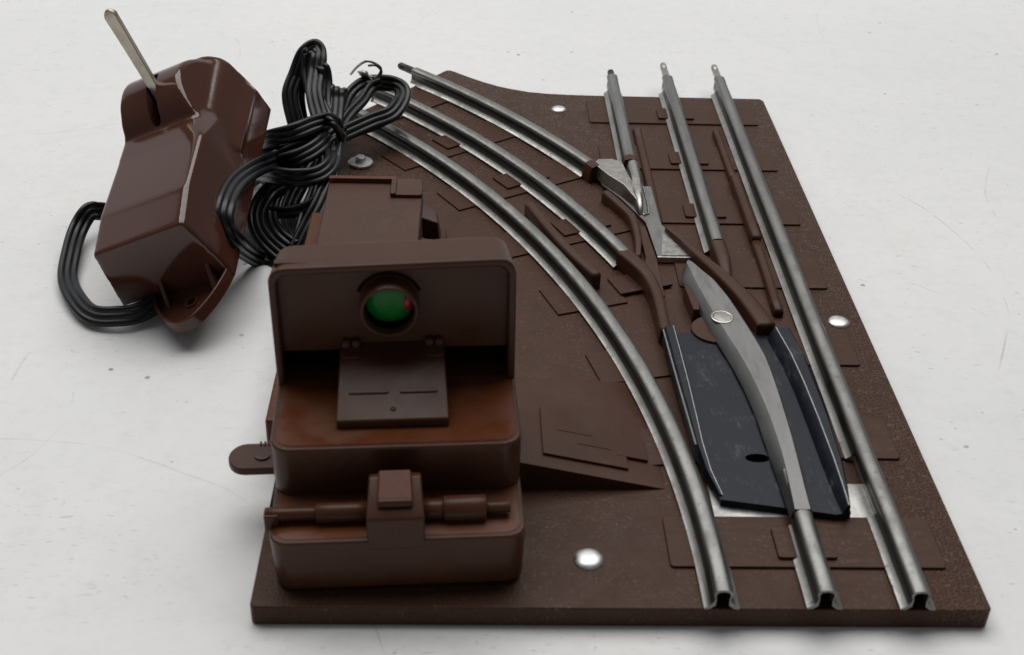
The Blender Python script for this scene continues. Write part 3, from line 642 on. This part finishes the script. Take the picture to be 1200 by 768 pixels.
# raised band on the near end of the top, and the moulded seam at the hump
ear = [(6.6, .4), (8.2, -5.2), (10.8, -9.8), (14.0, -13.2), (17.2, -14.6), (20.4, -13.2), (23.6, -8.8), (25.9, -3.4), (26.8, .4)]
foot = MB().prism(ear[::-1], .0, 1.3).build('mounting_foot', 'controller', ct, bevel=.2)
rim = [(x, y, 0) for x, y in ear]
MB().sweep(spline(rim, 4), [(.0, 0.02), (.0, 2.9), (-.15, 3.1), (-.65, 3.1), (-.8, 2.9), (-.8, 0.02)]).build('foot_rim', 'controller', foot, bevel=.15)
MB().lathe([(1.0, 1.2), (1.1, 1.75), (1.75, 1.75), (1.9, 1.2)], (17.4, -6.4, 0), 28).build('screw_boss', 'controller', foot, sharp=50)
MB().lathe([(1.05, 1.36), (.02, 1.36)], (17.4, -6.4, 0), 20).build('screw_hole_shade', 'void', foot)  # flat near-black disc, shade of the hole put in as colour
for x in (11.0, 23.3):
    MB().add([(x-.5, -5.6, 1.0), (x+.5, -5.6, 1.0), (x+.5, .6, 1.0), (x-.5, .6, 1.0), (x+.4, .6, 8.6), (x-.4, .6, 8.6)], [(0, 1, 2, 3), (0, 1, 4, 5), (1, 2, 4), (0, 5, 3), (2, 3, 5, 4)]).build('foot_gusset', 'controller', foot, bevel=.12)
# lever
lv = spline([(12.0, 47.2, 18.5), (12.0, 48.4, 26.0), (11.95, 50.0, 34), (11.9, 51.3, 41), (11.9, 52.1, 46.2)], 5)
stn = []
for i, c in enumerate(lv):
    t_ = i/(len(lv)-1); wx = 1.05+.5*t_; wy = .85
    if i == len(lv)-1: wx, wy = 1.25, .75
    stn.append([(c.x-wx, c.y-wy, c.z), (c.x+wx, c.y-wy, c.z), (c.x+wx, c.y+wy, c.z), (c.x-wx, c.y+wy, c.z)])
c = lv[-1]; stn.append([(c.x-.6, c.y-.5, c.z+.75), (c.x+.6, c.y-.5, c.z+.75), (c.x+.6, c.y+.5, c.z+.75), (c.x-.6, c.y+.5, c.z+.75)])
loft(stn).build('lever', 'lever', ct, bevel=.22, seg=3)

# ------------------------------------------------------------------ the coiled cord
cd = empty('cord_coil', (0, 0, LIFT)); tag(cd, 'coil of black ribbon cord bunched between brown controller and track plate', 'cord')
RIB = [
    (3, [[-28.1, 172.9, -2.0, -0.59, 0.26, 0.77], [-22.2, 165.6, 5.0, -0.53, 0.29, 0.8], [-16.3, 153.1, 13.0, -0.39, 0.34, 0.86], [-9.9, 149.4, 17.0, -0.35, 0.35, 0.87], [-4.0, 155.4, 17.0, -0.33, 0.36, 0.87], [-1.2, 159.9, 16.0, 0.2, 0.43, 0.88], [0.1, 163.8, 12.0, 0.96, 0.2, 0.19], [-0.7, 165.4, 8.0, 0.98, 0.03, -0.18]]),  # r2
    (3, [[-26.2, 166.6, -2.0, 0.25, 0.47, 0.84], [-19.5, 152.3, 4.0, 0.2, 0.47, 0.86], [-13.7, 141.1, 9.0, 0.1, 0.46, 0.88], [-7.7, 136.4, 11.0, -0.04, 0.45, 0.89], [-2.5, 138.0, 11.0, -0.35, 0.39, 0.85], [0.5, 143.9, 11.0, -0.81, 0.18, 0.56], [1.1, 154.4, 11.0, -0.97, 0.01, 0.24], [0.7, 161.7, 11.0, -0.99, -0.06, 0.11]]),  # r3
    (3, [[-13.6, 148.9, 10.0, 0.47, -0.33, -0.82], [-16.5, 131.1, 15.4, 0.53, -0.3, -0.79], [-18.9, 118.2, 18.2, 0.74, -0.18, -0.64], [-19.8, 107.8, 18.3, 0.96, 0.05, -0.28], [-18.9, 103.2, 15.6, 0.93, 0.3, 0.19], [-16.6, 103.1, 10.5, 0.72, 0.45, 0.53], [-15.3, 119.3, -3.0, 0.42, 0.52, 0.75], [-8.3, 116.3, -3.3, 0.26, 0.53, 0.81]]),  # r4
    (3, [[-9.0, 145.3, 6.0, 0.44, -0.35, -0.82], [-15.1, 142.3, 4.0, 0.64, -0.27, -0.72], [-17.4, 135.8, 2.0, 0.94, -0.01, -0.34], [-16.7, 129.7, 0.0, 0.94, 0.28, 0.2], [-12.9, 123.0, -1.0, 0.69, 0.45, 0.57], [-7.8, 118.6, -2.0, 0.52, 0.49, 0.7], [-3.5, 115.9, -3.0, 0.47, 0.5, 0.73]]),  # r5
    (2, [[-14.9, 138.2, 0.0, -0.05, 0.47, 0.88], [-8.4, 137.0, 1.0, -0.22, 0.44, 0.87], [-3.4, 138.1, 3.0, -0.62, 0.3, 0.72], [-0.7, 140.8, 6.0, -0.88, 0.13, 0.45], [0.6, 144.5, 9.0, -0.97, 0.01, 0.24], [0.7, 154.4, 11.0, -0.98, -0.03, 0.17]]),  # r6
    (3, [[-5.9, 123.2, -2.0, -0.89, 0.12, 0.44], [-3.3, 128.2, 2.0, -0.9, 0.11, 0.42], [-1.3, 133.4, 5.0, -0.93, 0.07, 0.35], [-0.2, 139.3, 8.0, -0.96, 0.02, 0.27], [0.4, 147.4, 10.0, -0.97, 0.0, 0.24], [0.8, 155.9, 12.0, -0.98, -0.0, 0.22]]),  # r7
    (3, [[-25.1, 158.4, -3.0, -0.55, 0.3, 0.78], [-19.0, 151.3, 4.0, -0.5, 0.32, 0.8], [-12.8, 147.4, 9.0, -0.41, 0.35, 0.84], [-7.2, 146.0, 12.0, -0.42, 0.35, 0.84], [-2.6, 150.1, 13.0, -0.58, 0.29, 0.76], [-0.2, 157.4, 13.0, -0.71, 0.23, 0.67]]),  # r8
    (3, [[-16.3, 155.9, 6.0, -0.28, 0.39, 0.88], [-11.1, 155.1, 8.0, -0.24, 0.4, 0.89], [-6.2, 155.2, 9.0, -0.26, 0.39, 0.88], [-2.5, 158.5, 9.0, 0.46, 0.43, 0.78], [-1.2, 153.4, 7.0, 0.97, -0.01, -0.25], [-3.6, 149.9, 5.0, 0.55, -0.32, -0.77], [-8.4, 148.3, 4.0, 0.32, -0.4, -0.86]]),  # r8b
    (3, [[-9.4, 168.6, 3.0, -0.94, -0.25, -0.25], [-11.9, 173.1, 8.0, -0.97, -0.2, -0.14], [-13.2, 179.0, 14.0, -0.99, -0.12, 0.06], [-12.5, 183.8, 19.0, -0.95, -0.01, 0.31], [-10.3, 187.7, 23.0, -0.81, 0.12, 0.58], [-7.5, 188.4, 25.0, 0.08, 0.37, 0.92], [-5.7, 184.1, 24.0, 0.99, 0.14, 0.05], [-6.2, 180.5, 21.0, 0.98, 0.05, -0.18], [-6.3, 173.5, 18.0, 0.99, 0.14, 0.03], [-3.9, 166.3, 14.0, 0.93, 0.24, 0.28], [-0.9, 159.5, 12.0, 0.88, 0.28, 0.38]]),  # r9
    (3, [[-11.1, 175.0, 2.0, -0.99, -0.14, -0.01], [-11.8, 179.8, 7.0, -0.99, -0.14, 0.01], [-12.0, 182.5, 13.0, -0.99, -0.09, 0.11], [-10.8, 183.9, 19.0, -0.96, -0.02, 0.28], [-9.1, 185.2, 23.0, -0.85, 0.1, 0.52], [-7.7, 185.3, 24.0, 0.97, 0.19, 0.18], [-8.1, 182.8, 20.0, 0.99, 0.14, 0.02], [-6.2, 175.8, 16.0, 0.96, 0.21, 0.2], [-3.1, 166.9, 13.0, 0.92, 0.24, 0.29], [-0.6, 160.6, 11.0, 0.91, 0.26, 0.33]]),  # r9b
    (2, [[-3.0, 164.8, 11.0, -0.97, -0.18, -0.14], [-5.5, 174.1, 16.0, -0.99, -0.14, -0.05], [-5.7, 180.5, 20.0, -0.97, -0.02, 0.23], [-4.2, 180.6, 22.0, 0.6, 0.36, 0.71], [-3.5, 178.9, 19.0, 0.99, 0.14, 0.06], [-2.7, 172.5, 15.0, 0.99, 0.15, 0.08], [-0.5, 162.7, 12.0, 0.98, 0.17, 0.13]]),  # r10
    (3, [[-1.1, 188.7, 9.0, -1.0, -0.09, 0.04], [-0.4, 183.1, 14.0, -0.99, -0.14, -0.09], [-0.3, 178.4, 17.0, 0.97, 0.01, -0.23], [-0.1, 174.9, 15.0, 0.99, 0.06, -0.12], [-0.2, 167.1, 13.0, 0.98, 0.02, -0.19], [-0.8, 162.7, 10.0, 0.97, 0.01, -0.22]]),  # r11
    (3, [[-0.2, 160.7, 10.0, -0.51, 0.32, 0.8], [3.6, 166.7, 10.0, -0.42, 0.35, 0.84], [9.7, 172.5, 10.0, -0.41, 0.35, 0.84], [14.6, 177.2, 11.0, -0.64, 0.28, 0.71], [17.1, 184.4, 12.0, -0.94, 0.09, 0.32], [16.4, 189.2, 13.0, -0.78, -0.28, -0.56], [13.3, 192.8, 13.0, -0.23, -0.39, -0.89], [9.8, 190.8, 14.0, 0.11, -0.38, -0.92], [6.1, 188.2, 14.0, 0.49, -0.31, -0.82], [2.9, 182.6, 13.0, 0.78, -0.18, -0.59], [1.3, 173.8, 12.0, 0.91, -0.09, -0.4], [0.4, 164.9, 11.0, 0.94, -0.05, -0.34]]),  # r12
    (2, [[0.3, 167.1, 8.0, -0.3, 0.38, 0.88], [4.6, 170.5, 8.0, -0.32, 0.37, 0.87], [10.3, 175.8, 8.0, -0.46, 0.34, 0.82], [15.2, 182.3, 9.0, -0.77, 0.22, 0.6], [16.2, 190.8, 10.0, -1.0, -0.08, -0.05], [14.0, 195.7, 11.0, -0.43, -0.37, -0.82], [10.3, 193.1, 12.0, 0.02, -0.39, -0.92]]),  # r12b
    (2, [[10.7, 187.3, 15.0, 0.52, -0.3, -0.8], [8.4, 185.9, 14.0, 0.67, -0.24, -0.7], [6.0, 179.8, 13.0, 0.77, -0.19, -0.6], [3.3, 171.7, 12.0, 0.81, -0.17, -0.56], [0.9, 162.3, 11.0, 0.83, -0.16, -0.54]]),  # r13
    (3, [[-2.5, 167.0, 8.0, 0.9, -0.1, -0.43], [-4.7, 160.0, 5.0, 0.86, -0.13, -0.49], [-8.6, 152.7, 1.0, 0.88, -0.11, -0.46], [-10.8, 142.5, -2.5, 0.99, 0.07, -0.15], [-7.3, 125.8, -3.0, 0.98, 0.2, 0.09]]),  # r15
    (3, [[-19.3, 160.1, -3.0, -0.86, 0.11, 0.5], [-16.1, 172.5, 0.0, -0.78, 0.17, 0.61], [-11.4, 174.5, 3.0, -0.42, 0.34, 0.84], [-5.0, 171.1, 6.0, -0.18, 0.4, 0.9], [-0.7, 168.1, 8.0, -0.13, 0.41, 0.9]]),  # r16
    (3, [[-0.8, 143.8, -3.0, -0.98, -0.17, -0.1], [-3.0, 154.8, 0.0, -0.99, -0.16, -0.07], [-4.0, 161.5, 3.0, -0.99, -0.05, 0.16], [-2.5, 166.4, 7.0, -0.92, 0.07, 0.38], [-0.6, 168.2, 10.0, -0.88, 0.12, 0.47], [0.8, 182.9, 9.0, -0.87, 0.12, 0.47]]),  # r17
    (3, [[-8.6, 172.7, 0.0, -0.94, -0.25, -0.25], [-11.2, 177.5, 5.0, -0.97, -0.21, -0.15], [-12.8, 184.7, 11.0, -0.99, -0.12, 0.05], [-12.0, 188.7, 16.0, -0.95, -0.01, 0.3], [-10.0, 189.5, 20.0, -0.84, 0.11, 0.53], [-8.2, 189.0, 22.0, 0.52, 0.37, 0.77], [-7.2, 187.8, 19.0, 0.99, 0.15, 0.07], [-6.3, 180.5, 14.0, 0.98, 0.17, 0.11], [-3.3, 170.3, 11.0, 0.95, 0.21, 0.22]]),  # r9c
    (3, [[-7.6, 147.2, 8.0, 0.52, -0.32, -0.79], [-12.2, 147.1, 5.0, 0.7, -0.24, -0.68], [-14.7, 143.3, 2.0, 0.93, -0.04, -0.37], [-14.6, 136.0, 0.0, 0.98, 0.2, 0.06], [-11.5, 128.1, -1.0, 0.77, 0.41, 0.49], [-6.6, 124.1, -2.5, 0.6, 0.47, 0.65]]),  # r5b
    (3, [[-26.1, 163.0, -2.0, -0.59, 0.27, 0.76], [-20.8, 157.8, 4.0, -0.54, 0.29, 0.79], [-15.3, 153.4, 9.0, -0.43, 0.34, 0.84], [-9.6, 154.5, 11.0, -0.34, 0.36, 0.87], [-3.9, 154.6, 13.0, -0.38, 0.35, 0.85], [0.3, 157.9, 14.0, -0.46, 0.33, 0.83]]),  # r8c
    (3, [[-5.0, 168.0, 10.0, 0.95, 0.22, 0.21], [-3.1, 161.6, 8.0, 0.99, 0.15, 0.07], [-2.3, 152.9, 6.0, 0.98, 0.03, -0.18], [-3.5, 145.6, 3.0, 0.94, -0.05, -0.33], [-5.2, 137.2, 0.0, 0.95, -0.03, -0.31], [-5.9, 127.1, -2.5, 0.97, -0.01, -0.26]]),  # r18
    (1, [[-3.5, 162.5, 15.0, 0.08, 0.42, 0.9], [-0.6, 156.6, 17.5, 0.43, 0.41, 0.8], [1.2, 155.7, 16.0, 0.83, 0.31, 0.46], [2.2, 155.9, 13.0, 0.99, 0.14, 0.06], [1.6, 155.5, 10.0, 0.91, -0.1, -0.41], [-0.3, 158.1, 7.0, 0.71, -0.24, -0.66]]),  # wrap
    (1, [[-2.4, 160.9, 15.0, 0.2, 0.43, 0.88], [0.2, 155.6, 17.0, 0.51, 0.41, 0.76], [1.7, 154.7, 15.5, 0.88, 0.28, 0.39], [2.4, 155.5, 12.0, 1.0, 0.09, -0.04], [1.4, 155.5, 9.0, 0.85, -0.15, -0.5], [-0.6, 158.6, 6.0, 0.65, -0.27, -0.71]]),  # wrap2
    (3, [[-36.0, 140.0, 1.0, -0.15, -0.51, -0.85], [-45.0, 140.5, 0.2, -0.15, -0.51, -0.85], [-54.0, 138.8, -1.0, -0.15, -0.51, -0.85], [-56.4, 134.5, 2.0, 0.04, -0.47, -0.88], [-59.1, 132.6, 2.0, 0.64, -0.2, -0.74], [-60.7, 128.3, 0.0, 0.89, 0.05, -0.45], [-59.9, 118.3, -1.0, 0.94, 0.15, -0.3], [-58.2, 108.8, -2.0, 0.95, 0.29, -0.08], [-54.2, 99.0, -2.0, 0.81, 0.49, 0.32], [-48.3, 91.9, -1.5, 0.39, 0.59, 0.71], [-42.5, 90.2, -1.0, -0.07, 0.53, 0.85], [-38.2, 91.6, -0.5, -0.32, 0.44, 0.84], [-34.4, 94.1, 0.0, -0.39, 0.41, 0.82]]),  # left
]
BARE = [
    [[1.9, 193.6, 15.0], [4.3, 189.6, 19.0], [7.0, 186.0, 22.0], [9.1, 186.2, 21.5], [10.9, 187.5, 19.5], [10.2, 188.6, 17.0], [8.4, 190.2, 15.0]] ,
    [[7.5, 187.9, 20.0], [9.7, 186.8, 20.5], [11.0, 188.7, 18.0], [9.8, 190.9, 15.0]] ,
    [[4.3, 190.8, 17.0], [6.3, 189.6, 16.5], [8.1, 187.8, 16.0], [8.8, 187.1, 13.5], [8.5, 183.9, 11.0]] ,
    [[5.2, 190.7, 15.0], [7.9, 188.2, 16.6], [9.9, 189.7, 15.0]] ,
]
WR, WG = .86, 1.50
cable = MB(); wrap = MB(); rw_ = random.Random(5)
for n_, pts in RIB:
    W = [Vector(p[3:6]) for p in pts]
    for i in range(1, len(W)):
        if W[i].dot(W[i-1]) < 0: W[i] = -W[i]
    ctl = [Vector(p[:3]) + Vector((rw_.uniform(-.45, .45), rw_.uniform(-.45, .45), rw_.uniform(-.3, .3))) for p in pts]
    W = [w + Vector((rw_.uniform(-.22, .22), rw_.uniform(-.22, .22), rw_.uniform(-.22, .22))) for w in W]
    P = spline(ctl, 10); Wd = spline(W, 10)
    if n_ == 1: wrap.tube(P, .8, 10)
    else: cable.ribbon(P, Wd, n_, WR, WG)
cable.build('ribbon_cord', 'wire', cd, sharp=60)
wrap.build('cord_wrap', 'wire', cd, sharp=60)
for b in BARE: MB().tube(spline(b, 6), .36, 8).build('bare_wire', 'bare', cd, sharp=60)
MB().tube([(4.9, 189.6, 16.6), (5.4, 189.4, 17), (6.6, 188.9, 17), (7.1, 188.7, 16.8)], [.5, .95, .95, .5], 12).build('wire_lug', 'bare', cd)

# ------------------------------------------------------------------ world, lamps, camera
w_ = bpy.data.worlds.new('World'); bpy.context.scene.world = w_; w_.use_nodes = True
bg = w_.node_tree.nodes['Background']; bg.inputs[0].default_value = (.93, .97, 1.0, 1); bg.inputs[1].default_value = WORLD
def area(name, loc, target, size, power, col):
    l = bpy.data.lights.new(name, 'AREA'); l.shape = 'RECTANGLE'; l.size, l.size_y = size; l.energy = power; l.color = col
    o = bpy.data.objects.new(name, l); C.objects.link(o); o.location = loc
    o.rotation_euler = (Vector(target)-Vector(loc)).to_track_quat('-Z', 'Y').to_euler()
for a_ in LAMPS: area(*a_)
cam = bpy.data.cameras.new('camera'); co = bpy.data.objects.new('camera', cam); C.objects.link(co)
Rm = Matrix(((0.9993421557358279, -0.012464085117646774, -0.034057339171586265), (-0.0215944973827348, 0.5499552364808479, -0.8349149151560785), (0.029136462586516365, 0.8351011222896749, 0.5493242959295263)))
co.matrix_world = Matrix.Translation(Vector((35.994, -158.237, 160.767+LIFT))*S) @ Rm.to_4x4()
cam.sensor_width = 36; cam.lens = 1532.92/1200*36; cam.clip_start = .01; cam.clip_end = 50
cam.dof.use_dof = True; cam.dof.focus_distance = .315; cam.dof.aperture_fstop = 40
sc = bpy.context.scene; sc.camera = co
sc.view_settings.view_transform = 'Standard'; sc.view_settings.look = 'None'; sc.view_settings.exposure = EXPO; sc.view_settings.gamma = 1
sc.render.engine = 'CYCLES'; sc.cycles.max_bounces = 8; sc.cycles.use_denoising = True
